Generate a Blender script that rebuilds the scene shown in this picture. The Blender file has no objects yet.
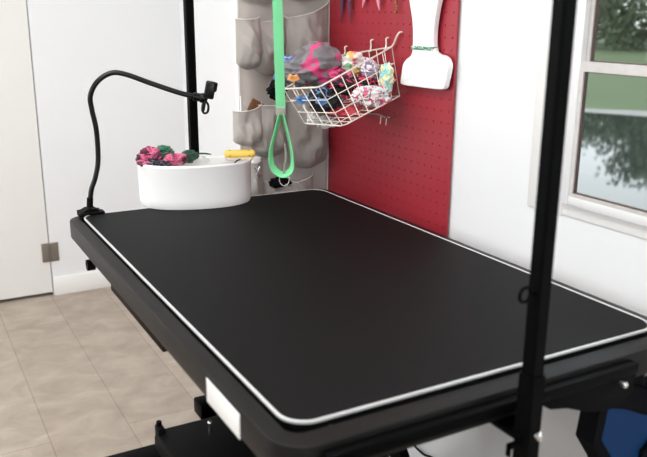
import bpy, bmesh, math, random
from mathutils import Vector, Matrix, noise
C = bpy.context.scene.collection
S = bpy.context.scene
PI = math.pi
rnd = random.Random(7)

# ------------------------------------------------------------------ materials
def mat(name, col, rough=.5, metal=0, spec=.5, bump=None, var=None, coat=0, sheen=0):
    """principled material; var=(scale, colour2, amount) mixes a noise; bump=(scale,strength)"""
    m = bpy.data.materials.new(name); m.use_nodes = True
    nt = m.node_tree; b = nt.nodes['Principled BSDF']
    b.inputs['Base Color'].default_value = (*col, 1)
    b.inputs['Roughness'].default_value = rough
    b.inputs['Metallic'].default_value = metal
    b.inputs['Specular IOR Level'].default_value = spec
    b.inputs['Coat Weight'].default_value = coat
    b.inputs['Sheen Weight'].default_value = sheen
    tc = nt.nodes.new('ShaderNodeTexCoord')
    if var:
        n = nt.nodes.new('ShaderNodeTexNoise'); n.inputs['Scale'].default_value = var[0]
        n.inputs['Detail'].default_value = 5
        nt.links.new(tc.outputs['Object'], n.inputs['Vector'])
        r = nt.nodes.new('ShaderNodeValToRGB')
        r.color_ramp.elements[0].position = .5-var[2]; r.color_ramp.elements[1].position = .5+var[2]
        r.color_ramp.elements[0].color = (*col, 1); r.color_ramp.elements[1].color = (*var[1], 1)
        nt.links.new(n.outputs['Fac'], r.inputs['Fac'])
        nt.links.new(r.outputs['Color'], b.inputs['Base Color'])
    if bump:
        n = nt.nodes.new('ShaderNodeTexNoise'); n.inputs['Scale'].default_value = bump[0]
        n.inputs['Detail'].default_value = 4
        nt.links.new(tc.outputs['Object'], n.inputs['Vector'])
        u = nt.nodes.new('ShaderNodeBump'); u.inputs['Strength'].default_value = bump[1]
        u.inputs['Distance'].default_value = .002
        nt.links.new(n.outputs['Fac'], u.inputs['Height']); nt.links.new(u.outputs['Normal'], b.inputs['Normal'])
    return m

def patterned(name, cols, scale=30, kind='noise', rough=.8, seed=0):
    """printed fabric: hard-edged patches of several colours"""
    m = bpy.data.materials.new(name); m.use_nodes = True
    nt = m.node_tree; b = nt.nodes['Principled BSDF']; b.inputs['Roughness'].default_value = rough
    tc = nt.nodes.new('ShaderNodeTexCoord'); mp = nt.nodes.new('ShaderNodeMapping')
    mp.inputs['Location'].default_value = (seed*3.7, seed*1.3, seed*.7)
    nt.links.new(tc.outputs['Object'], mp.inputs['Vector'])
    r = nt.nodes.new('ShaderNodeValToRGB'); r.color_ramp.interpolation = 'CONSTANT'
    if kind == 'noise':
        t = nt.nodes.new('ShaderNodeTexNoise'); t.inputs['Scale'].default_value = scale
        t.inputs['Detail'].default_value = 1.5
        nt.links.new(mp.outputs['Vector'], t.inputs['Vector']); nt.links.new(t.outputs['Fac'], r.inputs['Fac'])
        lo, hi = .36, .62
    else:
        t = nt.nodes.new('ShaderNodeTexVoronoi'); t.inputs['Scale'].default_value = scale
        nt.links.new(mp.outputs['Vector'], t.inputs['Vector'])
        sp = nt.nodes.new('ShaderNodeSeparateColor'); nt.links.new(t.outputs['Color'], sp.inputs['Color'])
        nt.links.new(sp.outputs['Red'], r.inputs['Fac']); lo, hi = 0, 1
    cr = r.color_ramp
    while len(cr.elements) < len(cols): cr.elements.new(.5)
    for i, c in enumerate(cols):
        e = cr.elements[i]; e.position = lo+(hi-lo)*i/len(cols) if i else 0; e.color = (*c, 1)
    nt.links.new(r.outputs['Color'], b.inputs['Base Color'])
    return m

def srgb(r, g, b):
    f = lambda c: (c/255/12.92 if c/255 < .04045 else ((c/255+.055)/1.055)**2.4)
    return (f(r), f(g), f(b))

M = {}
M['wall'] = mat('white_wall_paint', srgb(231,231,232), .55, bump=(60,.08))
M['ceiling'] = mat('ceiling_paint', srgb(235,234,232), .8)
M['door'] = mat('white_door_paint', srgb(228,226,222), .4, bump=(25,.05))
M['trim'] = mat('white_trim_paint', srgb(236,234,231), .35)
M['vinyl'] = mat('white_vinyl_frame', srgb(225,224,224), .35)
M['alu'] = mat('weathered_aluminium', srgb(206,203,200), .4, 0, var=(40, srgb(190,184,181), .3))
M['gasket'] = mat('brown_gasket', srgb(84,66,62), .7)
M['rubber'] = mat('black_ribbed_rubber', (.0048,.0046,.0048), .55, spec=.10, bump=(700,.5))
M['board'] = mat('black_board_edge', (.008,.008,.008), .5)
M['chrome'] = mat('bright_metal', (.75,.75,.74), .25, 1)
M['edging'] = mat('silver_edging', (.70,.70,.69), .35, .25)
M['steel'] = mat('charcoal_powder_coated_steel', srgb(17,15,14), .45, 0, .22, bump=(300,.1))
M['blacksteel'] = mat('black_powder_coated_steel', (.0012,.0012,.0014), .5, 0, .05)
M['rail'] = mat('brown_black_steel', srgb(22,14,10), .6, spec=.1)
M['sticker'] = mat('white_sticker', srgb(235,234,232), .35)
M['blackplastic'] = mat('black_plastic', (.002,.002,.002), .6, spec=.1)
M['gloss'] = mat('glossy_black_plastic', (.002,.002,.002), .28, spec=.3)
M['bucket'] = mat('white_pail_plastic', srgb(250,249,248), .28, coat=.2)
M['yellow'] = mat('yellow_plastic', srgb(246,206,92), .4)
M['bristle'] = mat('cream_bristles', srgb(225,215,190), .8)
M['green'] = mat('green_nylon', srgb(120,216,152), .55, bump=(900,.4))
M['greycord'] = mat('grey_cord', srgb(150,146,138), .7)
M['red'] = mat('red_pegboard_paint', srgb(160,38,52), .42, spec=.6, var=(3, srgb(151,31,45), .3))
M['wire'] = mat('white_coated_wire', srgb(228,220,208), .3, coat=.3)
M['fabric'] = mat('grey_organizer_fabric', srgb(218,212,206), .9, var=(9, srgb(202,196,190), .25), bump=(26,.8))
M['fabric'].node_tree.nodes['Bump'].inputs['Distance'].default_value = .006
M['fabric'].node_tree.nodes['Noise Texture.001'].inputs['Detail'].default_value = 1.5
M['fabricback'] = mat('beige_organizer_backing', srgb(224,218,212), .9, bump=(420,.4))
M['seam'] = mat('pale_binding_tape', srgb(205,200,194), .85)
M['paddle'] = mat('glossy_white_plastic', srgb(246,246,245), .3, coat=.2)
M['purple'] = mat('dark_purple_steel', srgb(104,70,96), .35, .3)
M['pink'] = mat('pink_steel', srgb(236,160,180), .3, .3)
M['brass'] = mat('brass', srgb(190,150,105), .3, .9)
M['blue'] = mat('blue_nylon', srgb(2,50,96), .6, spec=.2, bump=(500,.3))
M['blackcloth'] = mat('black_nylon', (.0025,.0025,.004), .8, spec=.1)
M['violet'] = mat('violet_plastic', srgb(60,40,140), .4)
M['bronze'] = mat('aged_hinge_metal', srgb(140,130,120), .45, .4, var=(120, srgb(112,104,96), .3))
M['wood'] = mat('brown_wood', srgb(128,84,54), .6, var=(40, srgb(95,60,38), .3))

# floor: rows of 9 x 18 inch beige vinyl tile, long side along the table
def floor_mat():
    m = bpy.data.materials.new('beige_vinyl_tile'); m.use_nodes = True
    nt = m.node_tree; N = nt.nodes.new; L = nt.links.new; b = nt.nodes['Principled BSDF']
    tc = N('ShaderNodeTexCoord'); sx = N('ShaderNodeSeparateXYZ'); cx = N('ShaderNodeCombineXYZ')
    L(tc.outputs['Object'], sx.inputs[0])
    a = N('ShaderNodeMath'); a.operation = 'ADD'; a.inputs[1].default_value = .05+.232*20
    L(sx.outputs['X'], a.inputs[0]); a2 = N('ShaderNodeMath'); a2.operation = 'ADD'; a2.inputs[1].default_value = 9.9
    L(sx.outputs['Y'], a2.inputs[0]); L(a2.outputs[0], cx.inputs['X']); L(a.outputs[0], cx.inputs['Y'])
    br = N('ShaderNodeTexBrick'); br.inputs['Scale'].default_value = 1
    br.inputs['Brick Width'].default_value = 1.9; br.inputs['Row Height'].default_value = .232
    br.inputs['Mortar Size'].default_value = .0018; br.inputs['Mortar Smooth'].default_value = .3
    br.inputs['Color1'].default_value = (*srgb(180,167,153), 1); br.inputs['Color2'].default_value = (*srgb(174,160,146), 1)
    br.inputs['Mortar'].default_value = (*srgb(150,134,118), 1); br.inputs['Bias'].default_value = 0
    L(cx.outputs[0], br.inputs['Vector'])
    mp = N('ShaderNodeMapping'); mp.inputs['Scale'].default_value = (5, 6.5, 5); mp.inputs['Rotation'].default_value = (0,0,.3)
    L(tc.outputs['Object'], mp.inputs[0])
    n = N('ShaderNodeTexNoise'); n.inputs['Scale'].default_value = 1.6; n.inputs['Detail'].default_value = 9; n.inputs['Roughness'].default_value = .62
    n.inputs['Distortion'].default_value = .6
    L(mp.outputs[0], n.inputs['Vector'])
    r = N('ShaderNodeValToRGB'); r.color_ramp.elements[0].position = .3; r.color_ramp.elements[1].position = .7
    r.color_ramp.elements[0].color = (.62,.60,.58,1); r.color_ramp.elements[1].color = (1.0,1.0,1.0,1)
    L(n.outputs['Fac'], r.inputs[0])
    mx = N('ShaderNodeMix'); mx.data_type = 'RGBA'; mx.blend_type = 'MULTIPLY'; mx.inputs['Factor'].default_value = .85
    L(br.outputs['Color'], mx.inputs[6]); L(r.outputs['Color'], mx.inputs[7]); L(mx.outputs[2], b.inputs['Base Color'])
    b.inputs['Roughness'].default_value = .5
    bp = N('ShaderNodeBump'); bp.inputs['Strength'].default_value = .25; bp.inputs['Distance'].default_value = .001
    L(br.outputs['Fac'], bp.inputs['Height']); bp.invert = True; L(bp.outputs[0], b.inputs['Normal'])
    return m
M['floor'] = floor_mat()

def glass_mat():
    m = bpy.data.materials.new('window_glass'); m.use_nodes = True
    nt = m.node_tree; nt.nodes.clear(); N = nt.nodes.new; L = nt.links.new
    out = N('ShaderNodeOutputMaterial'); t = N('ShaderNodeBsdfTransparent'); t.inputs[0].default_value = (.93,.95,.94,1)
    g = N('ShaderNodeBsdfGlossy'); g.inputs['Roughness'].default_value = .02
    f = N('ShaderNodeFresnel'); f.inputs['IOR'].default_value = 1.22
    mx = N('ShaderNodeMixShader'); L(f.outputs[0], mx.inputs[0]); L(t.outputs[0], mx.inputs[1]); L(g.outputs[0], mx.inputs[2])
    L(mx.outputs[0], out.inputs[0]); return m
M['glass'] = glass_mat()
def clear_mat():
    m = mat('clear_cellophane', (.8,.8,.78), .15); b = m.node_tree.nodes['Principled BSDF']
    b.inputs['Alpha'].default_value = .55; return m
M['cello'] = clear_mat()

# ------------------------------------------------------------------ mesh helpers
def V(*a): return Vector(a)
def add_box(bm, c, s, rot=None, bev=0, seg=2):
    r = bmesh.ops.create_cube(bm, size=1)
    vs = r['verts']
    bmesh.ops.scale(bm, vec=s, verts=vs)
    if bev:
        es = list({e for v in vs for e in v.link_edges})
        res = bmesh.ops.bevel(bm, geom=es, offset=bev, segments=seg, affect='EDGES', profile=.5)
        vs = list({v for f in res['faces'] for v in f.verts} | {v for v in vs if v.is_valid})
        # collect connected
        seen = set(vs); st = list(vs)
        while st:
            v = st.pop()
            for e in v.link_edges:
                o = e.other_vert(v)
                if o not in seen: seen.add(o); st.append(o)
        vs = list(seen)
    if rot is not None: bmesh.ops.rotate(bm, cent=(0,0,0), matrix=rot, verts=vs)
    bmesh.ops.translate(bm, vec=c, verts=vs)
    return bm
def mm(bm, lo, hi, bev=0):
    lo, hi = Vector(lo), Vector(hi)
    return add_box(bm, (lo+hi)/2, hi-lo, bev=bev)
def smooth_path(pts, n=8, closed=False):
    pts = [Vector(p) for p in pts]; out = []
    N = len(pts)
    rng = range(N if closed else N-1)
    for i in rng:
        g = (lambda k: pts[k % N]) if closed else (lambda k: pts[max(0, min(N-1, k))])
        p0, p1, p2, p3 = g(i-1), g(i), g(i+1), g(i+2)
        for j in range(n):
            t = j/n
            out.append(.5*((2*p1)+(p2-p0)*t+(2*p0-5*p1+4*p2-p3)*t*t+(3*p1-p0-3*p2+p3)*t**3))
    if not closed: out.append(pts[-1])
    return out
def sweep(bm, pts, prof, closed=False, up=None):
    """sweep a 2D profile [(a,b)] along pts; a along side vector, b along the other"""
    pts = [Vector(p) for p in pts]; n = len(pts); rings = []
    nrm = None
    for i, p in enumerate(pts):
        if closed: t = (pts[(i+1) % n]-pts[i-1]).normalized()
        else: t = (pts[min(n-1, i+1)]-pts[max(0, i-1)]).normalized()
        if up is not None: nrm = Vector(up)
        elif nrm is None: nrm = V(0,0,1) if abs(t.z) < .9 else V(1,0,0)
        nrm = (nrm-t*nrm.dot(t)); nrm.normalize()
        s = t.cross(nrm)
        rings.append([bm.verts.new(p+s*a+nrm*b) for a, b in prof])
    k = len(prof)
    for i in range(n if closed else n-1):
        A, B = rings[i], rings[(i+1) % n]
        for j in range(k): bm.faces.new((A[j], A[(j+1) % k], B[(j+1) % k], B[j]))
    if not closed:
        bm.faces.new(list(reversed(rings[0]))); bm.faces.new(rings[-1])
    return bm
def circ(r, n=10): return [(r*math.cos(2*PI*i/n), r*math.sin(2*PI*i/n)) for i in range(n)]
def tube(bm, pts, r, n=10, closed=False): return sweep(bm, pts, circ(r, n), closed)
def rod(bm, a, b, r, n=12): return sweep(bm, [a, b], circ(r, n))
def sq(w, h, c=0):
    w /= 2; h /= 2
    if not c: return [(-w,-h),(w,-h),(w,h),(-w,h)]
    return [(-w+c,-h),(w-c,-h),(w,-h+c),(w,h-c),(w-c,h),(-w+c,h),(-w,h-c),(-w,-h+c)]
def rrect(x0, y0, x1, y1, r, n=8):
    o = []
    for cx, cy, a in ((x1-r,y1-r,0),(x0+r,y1-r,PI/2),(x0+r,y0+r,PI),(x1-r,y0+r,1.5*PI)):
        for i in range(n+1):
            t = a+PI/2*i/n; o.append((cx+r*math.cos(t), cy+r*math.sin(t)))
    return o
def prism(bm, outline, axis, a, b, bev=0):
    """extrude 2D outline along axis (0,1,2) between a and b"""
    def mk(p, t):
        return [(t, p[0], p[1]), (p[0], t, p[1]), (p[0], p[1], t)][axis]
    A = [bm.verts.new(mk(p, a)) for p in outline]; B = [bm.verts.new(mk(p, b)) for p in outline]
    n = len(outline); f1 = bm.faces.new(A); f2 = bm.faces.new(list(reversed(B)))
    for i in range(n): bm.faces.new((A[i], B[i], B[(i+1) % n], A[(i+1) % n]))
    bmesh.ops.recalc_face_normals(bm, faces=bm.faces)
    if bev:
        es = list(f1.edges)+list(f2.edges)
        bmesh.ops.bevel(bm, geom=es, offset=bev, segments=3, affect='EDGES', profile=.6)
    return bm
def ball(bm, c, r, sub=2, s=(1,1,1)):
    res = bmesh.ops.create_icosphere(bm, subdivisions=sub, radius=r)
    bmesh.ops.scale(bm, vec=s, verts=res['verts']); bmesh.ops.translate(bm, vec=c, verts=res['verts'])
    return res['verts']
def obj(name, bm, m, parent=None, smooth=True, auto=35, kind=None):
    me = bpy.data.meshes.new(name)
    bmesh.ops.recalc_face_normals(bm, faces=bm.faces)
    bm.to_mesh(me); bm.free()
    if smooth:
        for p in me.polygons: p.use_smooth = True
        if hasattr(me, 'set_sharp_from_angle'): me.set_sharp_from_angle(angle=math.radians(auto))
    me.materials.append(m if not isinstance(m, str) else M[m])
    o = bpy.data.objects.new(name, me); C.objects.link(o)
    if parent:
        o.parent = parent
        o.matrix_parent_inverse = parent_world(parent).inverted()
    if kind: o['kind'] = kind
    return o
def parent_world(p):
    m = Matrix.Translation(p.location) @ p.rotation_euler.to_matrix().to_4x4()
    while p.parent:
        m = parent_world(p.parent) @ p.matrix_parent_inverse @ m if False else m
        break
    return m
def tag(o, label, cat, group=None):
    o['label'] = label; o['category'] = cat
    if group: o['group'] = group
    return o
def thing(name, label, cat, loc, group=None):
    o = bpy.data.objects.new(name, None); C.objects.link(o); o.location = loc; o.empty_display_size = .05
    return tag(o, label, cat, group)
def struct(name, bm, m, parent=None, **k):
    return obj(name, bm, m, parent, kind='structure', **k)
B = bmesh.new

# ------------------------------------------------------------------ the room
XR, YB, XL, YF, ZC = .70, 2.787, -2.3, -2.6, 2.45
XA = .845          # alcove wall beyond the stub partition
struct('floor', mm(B(), (XL-.1, YF-.1, -.1), (XA+.1, YB+.1, 0)), 'floor', smooth=False)
struct('ceiling', mm(B(), (XL-.1, YF-.1, ZC), (XA+.1, YB+.1, ZC+.1)), 'ceiling', smooth=False)
# right wall with a window opening
WY0, WY1, WZ0, WZ1 = -.62, .275, .932, 1.52
bm = B()
mm(bm, (XR, WY1, 0), (XR+.010, 1.235, ZC)); mm(bm, (XR, YF-.1, 0), (XR+.010, WY0, ZC))
mm(bm, (XR, WY0, 0), (XR+.010, WY1, WZ0)); mm(bm, (XR, WY0, WZ1), (XR+.010, WY1, ZC))
struct('wall_right', bm, 'wall', smooth=False)
struct('wall_alcove', mm(B(), (XA, 1.235, 0), (XA+.1, YB, ZC)), 'wall', smooth=False)
struct('wall_partition', mm(B(), (.46, 1.155, 0), (XR-.0005, 1.235, ZC), bev=.003), 'wall', smooth=False)
struct('wall_partition_side', mm(B(), (XR+.010, 1.155, 0), (XA+.1, 1.235, ZC)), 'wall', smooth=False)
# back wall with the door opening
DX1, DX0, DZ = .197, -.62, 2.03
bm = B()
mm(bm, (DX1, YB, 0), (XA+.1, YB+.1, ZC)); mm(bm, (XL-.1, YB, 0), (DX0, YB+.1, ZC)); mm(bm, (DX0, YB, DZ), (DX1, YB+.1, ZC))
mm(bm, (DX0, YB+.06, 0), (DX1, YB+.1, DZ))
struct('wall_back', bm, 'wall', smooth=False)
FX0, FX1, FZ0, FZ1 = -1.9, .1, 1.0, 2.2  # opening for the window added behind the camera
bm = B()
mm(bm, (XL-.1, YF-.1, 0), (FX0, YF, ZC)); mm(bm, (FX1, YF-.1, 0), (XR+.12, YF, ZC)); mm(bm, (FX0, YF-.1, 0), (FX1, YF, FZ0)); mm(bm, (FX0, YF-.1, FZ1), (FX1, YF, ZC))
struct('wall_front', bm, 'wall', smooth=False)
bm = B()
mm(bm, (FX0, YF-.08, FZ0), (FX0+.05, YF-.03, FZ1)); mm(bm, (FX1-.05, YF-.08, FZ0), (FX1, YF-.03, FZ1)); mm(bm, (FX0+.05, YF-.08, FZ0), (FX1-.05, YF-.03, FZ0+.05)); mm(bm, (FX0+.05, YF-.08, FZ1-.05), (FX1-.05, YF-.03, FZ1)); mm(bm, ((FX0+FX1)/2-.03, YF-.08, FZ0+.05), ((FX0+FX1)/2+.03, YF-.03, FZ1-.05))
w3 = struct('added_fill_window', bm, 'vinyl', smooth=False)  # unseen window, added to go with the soft frontal fill
struct('pane', mm(B(), (FX0+.05, YF-.058, FZ0+.05), (FX1-.05, YF-.053, FZ1-.05)), 'glass', w3, smooth=False)
# left wall with a big window that lets daylight in
LY0, LY1, LZ0, LZ1 = .75, 2.6, .95, 2.15
bm = B()
mm(bm, (XL-.12, YF, 0), (XL, LY0, ZC)); mm(bm, (XL-.12, LY1, 0), (XL, YB, ZC))
mm(bm, (XL-.12, LY0, 0), (XL, LY1, LZ0)); mm(bm, (XL-.12, LY0, LZ1), (XL, LY1, ZC))
struct('wall_left', bm, 'wall', smooth=False)
w2 = struct('window_2', B_ := mm(mm(mm(mm(mm(B(), (XL-.09, LY0, LZ0), (XL-.04, LY0+.05, LZ1)), (XL-.09, LY1-.05, LZ0), (XL-.04, LY1, LZ1)),
        (XL-.09, LY0, LZ0), (XL-.04, LY1, LZ0+.05)), (XL-.09, LY0, LZ1-.05), (XL-.04, LY1, LZ1)), (XL-.09, (LY0+LY1)/2-.03, LZ0), (XL-.04, (LY0+LY1)/2+.03, LZ1)), 'vinyl', smooth=False)
struct('pane', mm(B(), (XL-.068, LY0+.05, LZ0+.05), (XL-.063, LY1-.05, LZ1-.05)), 'glass', w2, smooth=False)
# baseboards
struct('baseboard_back', mm(B(), (DX1+.004, YB-.012, 0), (XA, YB, .086), bev=.003), 'trim')
struct('baseboard_right', mm(B(), (XR-.012, YF, 0), (XR, 1.155, .086), bev=.003), 'trim')
struct('baseboard_alcove', mm(B(), (XA-.012, 1.235, 0), (XA, YB-.012, .086), bev=.003), 'trim')
struct('baseboard_partition', mm(B(), (.46, 1.143, 0), (XR-.012, 1.155, .086), bev=.003), 'trim')
# door with hinges
door = struct('door_1', mm(B(), (DX0+.004, YB+.001, .016), (DX1-.004, YB+.041, DZ-.004), bev=.0015), 'door', smooth=False)
for z in (.204, 1.8):
    bm = B()
    mm(bm, (DX1-.036, YB-.003, z-.043), (DX1-.0045, YB+.0012, z+.043), bev=.001)
    mm(bm, (DX1+.0045, YB-.003, z-.043), (DX1+.036, YB+.0012, z+.043), bev=.001)
    for k in range(5):
        a = z-.043+k*.0172
        rod(bm, (DX1, YB-.004, a+.0006), (DX1, YB-.004, a+.0166), .0046, 12)
    for sx in (-1, 1):
        for dz in (-.028, 0, .028):
            ball(bm, (DX1+sx*(.015 if dz else .026), YB-.0032, z+dz), .0032, 1, (1,.35,1))
    struct('hinge', bm, 'bronze', door)
struct('door_knob', (lambda bm: (rod(bm, (DX0+.07, YB+.001, .95), (DX0+.07, YB-.045, .95), .011), ball(bm, (DX0+.07, YB-.06, .95), .027, 3), bm)[-1])(B()), 'bronze', door)

# window 1 (right wall): casing, outer frame, two sashes and panes
XW = XR
bm = B()
cas_y = .382
mm(bm, (XW-.003, WY1+.018, WZ0-.043), (XW, cas_y, 1.64), bev=.002)
mm(bm, (XW-.003, WY0-.12, WZ0-.040), (XW, WY0-.018, 1.64), bev=.002)
mm(bm, (XW-.003, WY0-.018, WZ1+.018), (XW, WY1+.018, 1.64), bev=.002)
mm(bm, (XW-.003, WY0-.018, WZ0-.040), (XW, WY1+.018, WZ0-.016), bev=.002)
win = struct('window_1', bm, 'trim')
bm = B()   # frame
for lo, hi in (((XW-.014, WY1-.004, WZ0-.016), (XW+.008, WY1+.018, WZ1+.018)), ((XW-.014, WY0-.018, WZ0-.016), (XW+.008, WY0+.004, WZ1+.018)),
               ((XW-.014, WY0+.004, WZ0-.016), (XW+.008, WY1-.004, WZ0)), ((XW-.014, WY0+.004, WZ1), (XW+.008, WY1-.004, WZ1+.018))):
    mm(bm, lo, hi, bev=.0015)
struct('window_frame', bm, 'vinyl', win)
ZM = 1.157
def sash(x, z0, z1, rail_bot, rail_top, nm):
    bm = B(); w = .008
    T_ = .009
    mm(bm, (x, WY1-.004-w, z0), (x+T_, WY1-.004, z1)); mm(bm, (x, WY0+.004, z0), (x+T_, WY0+.004+w, z1))
    mm(bm, (x, WY0+.004+w, z0), (x+T_, WY1-.004-w, z0+rail_bot)); mm(bm, (x, WY0+.004+w, z1-rail_top), (x+T_, WY1-.004-w, z1))
    s = struct(nm, bm, 'alu', win, smooth=False)
    bm = B(); a = x+.003; g = .0022
    y0, y1 = WY0+.004+w, WY1-.004-w; za, zb = z0+rail_bot, z1-rail_top
    mm(bm, (a, y1-g, za), (a+.006, y1, zb)); mm(bm, (a, y0, za), (a+.006, y0+g, zb)); mm(bm, (a, y0, za), (a+.006, y1, za+g)); mm(bm, (a, y0, zb-g*.6), (a+.006, y1, zb))
    struct('gasket', bm, 'gasket', win, smooth=False)
    struct('pane', mm(B(), (a+.002, y0, za), (a+.0045, y1, zb)), 'glass', win, smooth=False)
sash(XW-.013, WZ0, ZM+.008, .006, .016, 'lower_sash')
sash(XW-.003, ZM-.008, WZ1, .016, .008, 'upper_sash')

# ------------------------------------------------------------------ outside
GZ = -.3
def ground_mat():
    return mat('lawn_grass', srgb(60,78,42), .95, var=(.35, srgb(74,90,54), .25), bump=(30,.6))
def poly(bm, pts, z):
    f = bm.faces.new([bm.verts.new((x, y, z)) for x, y in pts]); return bm
def bank(dx0, dx1): pass
e = V(.78, .62, 0); s_ = V(-.62, .78, 0)    # away from the window / across
o0 = V(.82, -.2, 0)
def AC(d, c): p = o0+e*d+s_*c; return (p.x, p.y)
lawn = struct('ground', poly(B(), [(.83,-60),(90,-60),(90,90),(.83,90)], GZ-.05), ground_mat(), smooth=False)
# pond with an uneven shoreline, near edge to far edge
wm = mat('pond_water', (.02,.028,.024), .03, spec=.5, bump=(9,.06)); wm.node_tree.nodes['Principled BSDF'].inputs['IOR'].default_value = 1.33
pts = []
for i in range(25): pts.append(AC(2.6+.2*math.sin(i*.9), -14+i*1.25))
for i in range(25): pts.append(AC(12.6+.35*math.sin(i*.7+1)+.2*math.sin(i*2.1), 16-i*1.25))
tag(obj('pond', poly(B(), pts, GZ-.02), wm, smooth=False), 'still pond reflecting trees and white sky, outside the window', 'pond')
pts = []
for i in range(25): pts.append(AC(12.45+.35*math.sin(-(i-24)*.7+1), -14+i*1.25))
for i in range(25): pts.append(AC(13.1+.2*math.sin(i*.5), 16-i*1.25))
struct('path', prism(B(), pts, 2, GZ-.045, GZ-.012), mat('pale_gravel', srgb(140,140,136), .9, var=(6, srgb(112,112,108), .3)), smooth=False)
tm = [mat('tree_leaves', srgb(52,66,44), .8, var=(2.2, srgb(92,106,74), .2)), mat('tree_bark', srgb(92,84,76), .9, bump=(30,.6))]
def make_tree(seed, h, w):
    r = random.Random(seed)
    bm = B()
    tube(bm, smooth_path([(0,0,0),(.1,.05,h*.25),(-.05,.1,h*.5),(.05,0,h*.8)], 4), .16*h/7, 8)
    for k in range(9):
        a = r.uniform(0, 2*PI); z = h*r.uniform(.25,.6); L_ = w*r.uniform(.35,.7)
        tube(bm, smooth_path([(0,0,z),(math.cos(a)*L_*.5, math.sin(a)*L_*.5, z+L_*.35),(math.cos(a)*L_, math.sin(a)*L_, z+L_*.8)], 3), .05*h/7, 6)
    bl = B()
    # crown: leaf clumps carried by many small leaf faces
    for k in range(60):
        a = r.uniform(0, 2*PI); rr = w*math.sqrt(r.random())*.85; z = h*(.06+.94*r.random()); rr *= (1-abs(z/h-.4)**2*1.6)
        c = V(math.cos(a)*rr, math.sin(a)*rr, z); R = w*r.uniform(.2,.36)
        for q in range(120):
            d = V(r.gauss(0,1), r.gauss(0,1), r.gauss(0,.8)).normalized()*R*(r.random()**.4)
            p = c+d; n1 = V(r.gauss(0,1), r.gauss(0,1), r.gauss(0,1)).normalized(); n2 = n1.orthogonal().normalized()
            sz = r.uniform(.10,.18)
            bl.faces.new([bl.verts.new(p+n1*sz), bl.verts.new(p+n2*sz*.6), bl.verts.new(p-n1*sz), bl.verts.new(p-n2*sz*.6)])
    return bm, bl
protos = []
spots = []
r_ = random.Random(3)
for i in range(18): spots.append((40+(7.5 if i % 2 else 0)+r_.uniform(-.5,1), -32+i*4.0+r_.uniform(-.3,.3)))
for i, (dd, cc) in enumerate(spots):
    x, y = AC(dd, cc)
    rootname = 'tree'
    t = thing(rootname, 'dark leafy tree in the row beyond the lawn, outside the window', 'tree', (x, y, GZ-.05), 'trees beyond the lawn')
    if i < 3:
        a, b = make_tree(i+1, 5.6+i*.35, 3.6)
        tr = obj('trunk', a, tm[1]); cr = obj('crown', b, tm[0], smooth=False)
        tr.parent = t; cr.parent = t; protos.append((tr, cr))
    else:
        for p in protos[i % 3]:
            c = p.copy(); C.objects.link(c); c.parent = t
        t.rotation_euler = (0, 0, i*1.3); s0 = .85+.3*r_.random(); t.scale = (s0, s0, s0)

# ------------------------------------------------------------------ grooming table
TZ = .80; TW = .61; TL = 1.045
table = thing('grooming_table', 'large black rubber-topped grooming table with silver edging and charcoal steel frame', 'table', (.3, .5, 0))
ol = rrect(0, 0, TW, TL, .035)
bm = B(); prism(bm, rrect(.003, .003, TW-.003, TL-.003, .033), 2, TZ-.016, TZ)
top = obj('tabletop', bm, 'rubber', table)
bm = B(); sweep(bm, [(x, y, TZ-.0012) for x, y in rrect(.0015, .0015, TW-.0015, TL-.0015, .0335)], sq(.0034, .0044, .0008), True, up=(0,0,1))
edg = obj('edging', bm, 'edging', table)
for (x, y) in ((-.001,.549),(-.001,.312),(-.0005,.073),(.049,-.001),(-.001,.80)):
    bm = B(); ball(bm, (x-.002 if y > .05 else x, y if y > .05 else y-.002, TZ-.011), .0032, 2, (1,1,1)); obj('rivet', bm, 'chrome', table)
# frame: rounded ring of rectangular tube
FO = (-.027, -.036, TW+.030, TL+.032); FT = TZ-.0065; FB = TZ-.047
def ring(o, i, z0, z1):
    bm = B(); n = len(o)
    R = [[bm.verts.new((x, y, z)) for x, y in p] for p, z in ((o, z0), (o, z1), (i, z1), (i, z0))]
    for a in range(4):
        for j in range(n):
            bm.faces.new((R[a][j], R[a][(j+1) % n], R[(a+1) % 4][(j+1) % n], R[(a+1) % 4][j]))
    bmesh.ops.recalc_face_normals(bm, faces=bm.faces)
    es = [e_ for e_ in bm.edges if all(any(v in R[a] for v in e_.verts) for a in (1,)) and len({id(v) for v in e_.verts} & {id(v) for v in R[1]}) == 2]
    es += [e_ for e_ in bm.edges if len({id(v) for v in e_.verts} & {id(v) for v in R[0]}) == 2]
    bmesh.ops.bevel(bm, geom=es, offset=.003, segments=2, affect='EDGES', profile=.5)
    return bm
bm = ring(rrect(*FO, .045), rrect(FO[0]+.024, FO[1]+.03, FO[2]-.024, FO[3]-.024, .02), FB, FT)
obj('frame', bm, 'steel', table)
# support deck below the top, cross rails
bm = B()
mm(bm, (-.003, -.006, TZ-.045), (TW+.006, TL+.008, TZ-.0165))
obj('underside', bm, 'blackplastic', table, smooth=False)
bm = B(); mm(bm, (.001, .472, .698), (.028, .81, TZ-.045), bev=.002)
obj('side_rail', bm, 'rail', table)
bm = B(); mm(bm, (TW-.03, .30, .70), (TW, .86, TZ-.045), bev=.002)
obj('side_rail', bm, 'rail', table)
# adjusting foot/knob below the far left corner
bm = B(); rod(bm, (-.002, .955, .715), (.02, .955, .715), .006); sweep(bm, [(-.014,.955,.711),(.003,.955,.711)], circ(.0125, 6))
obj('knob', bm, 'blackplastic', table)
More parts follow.
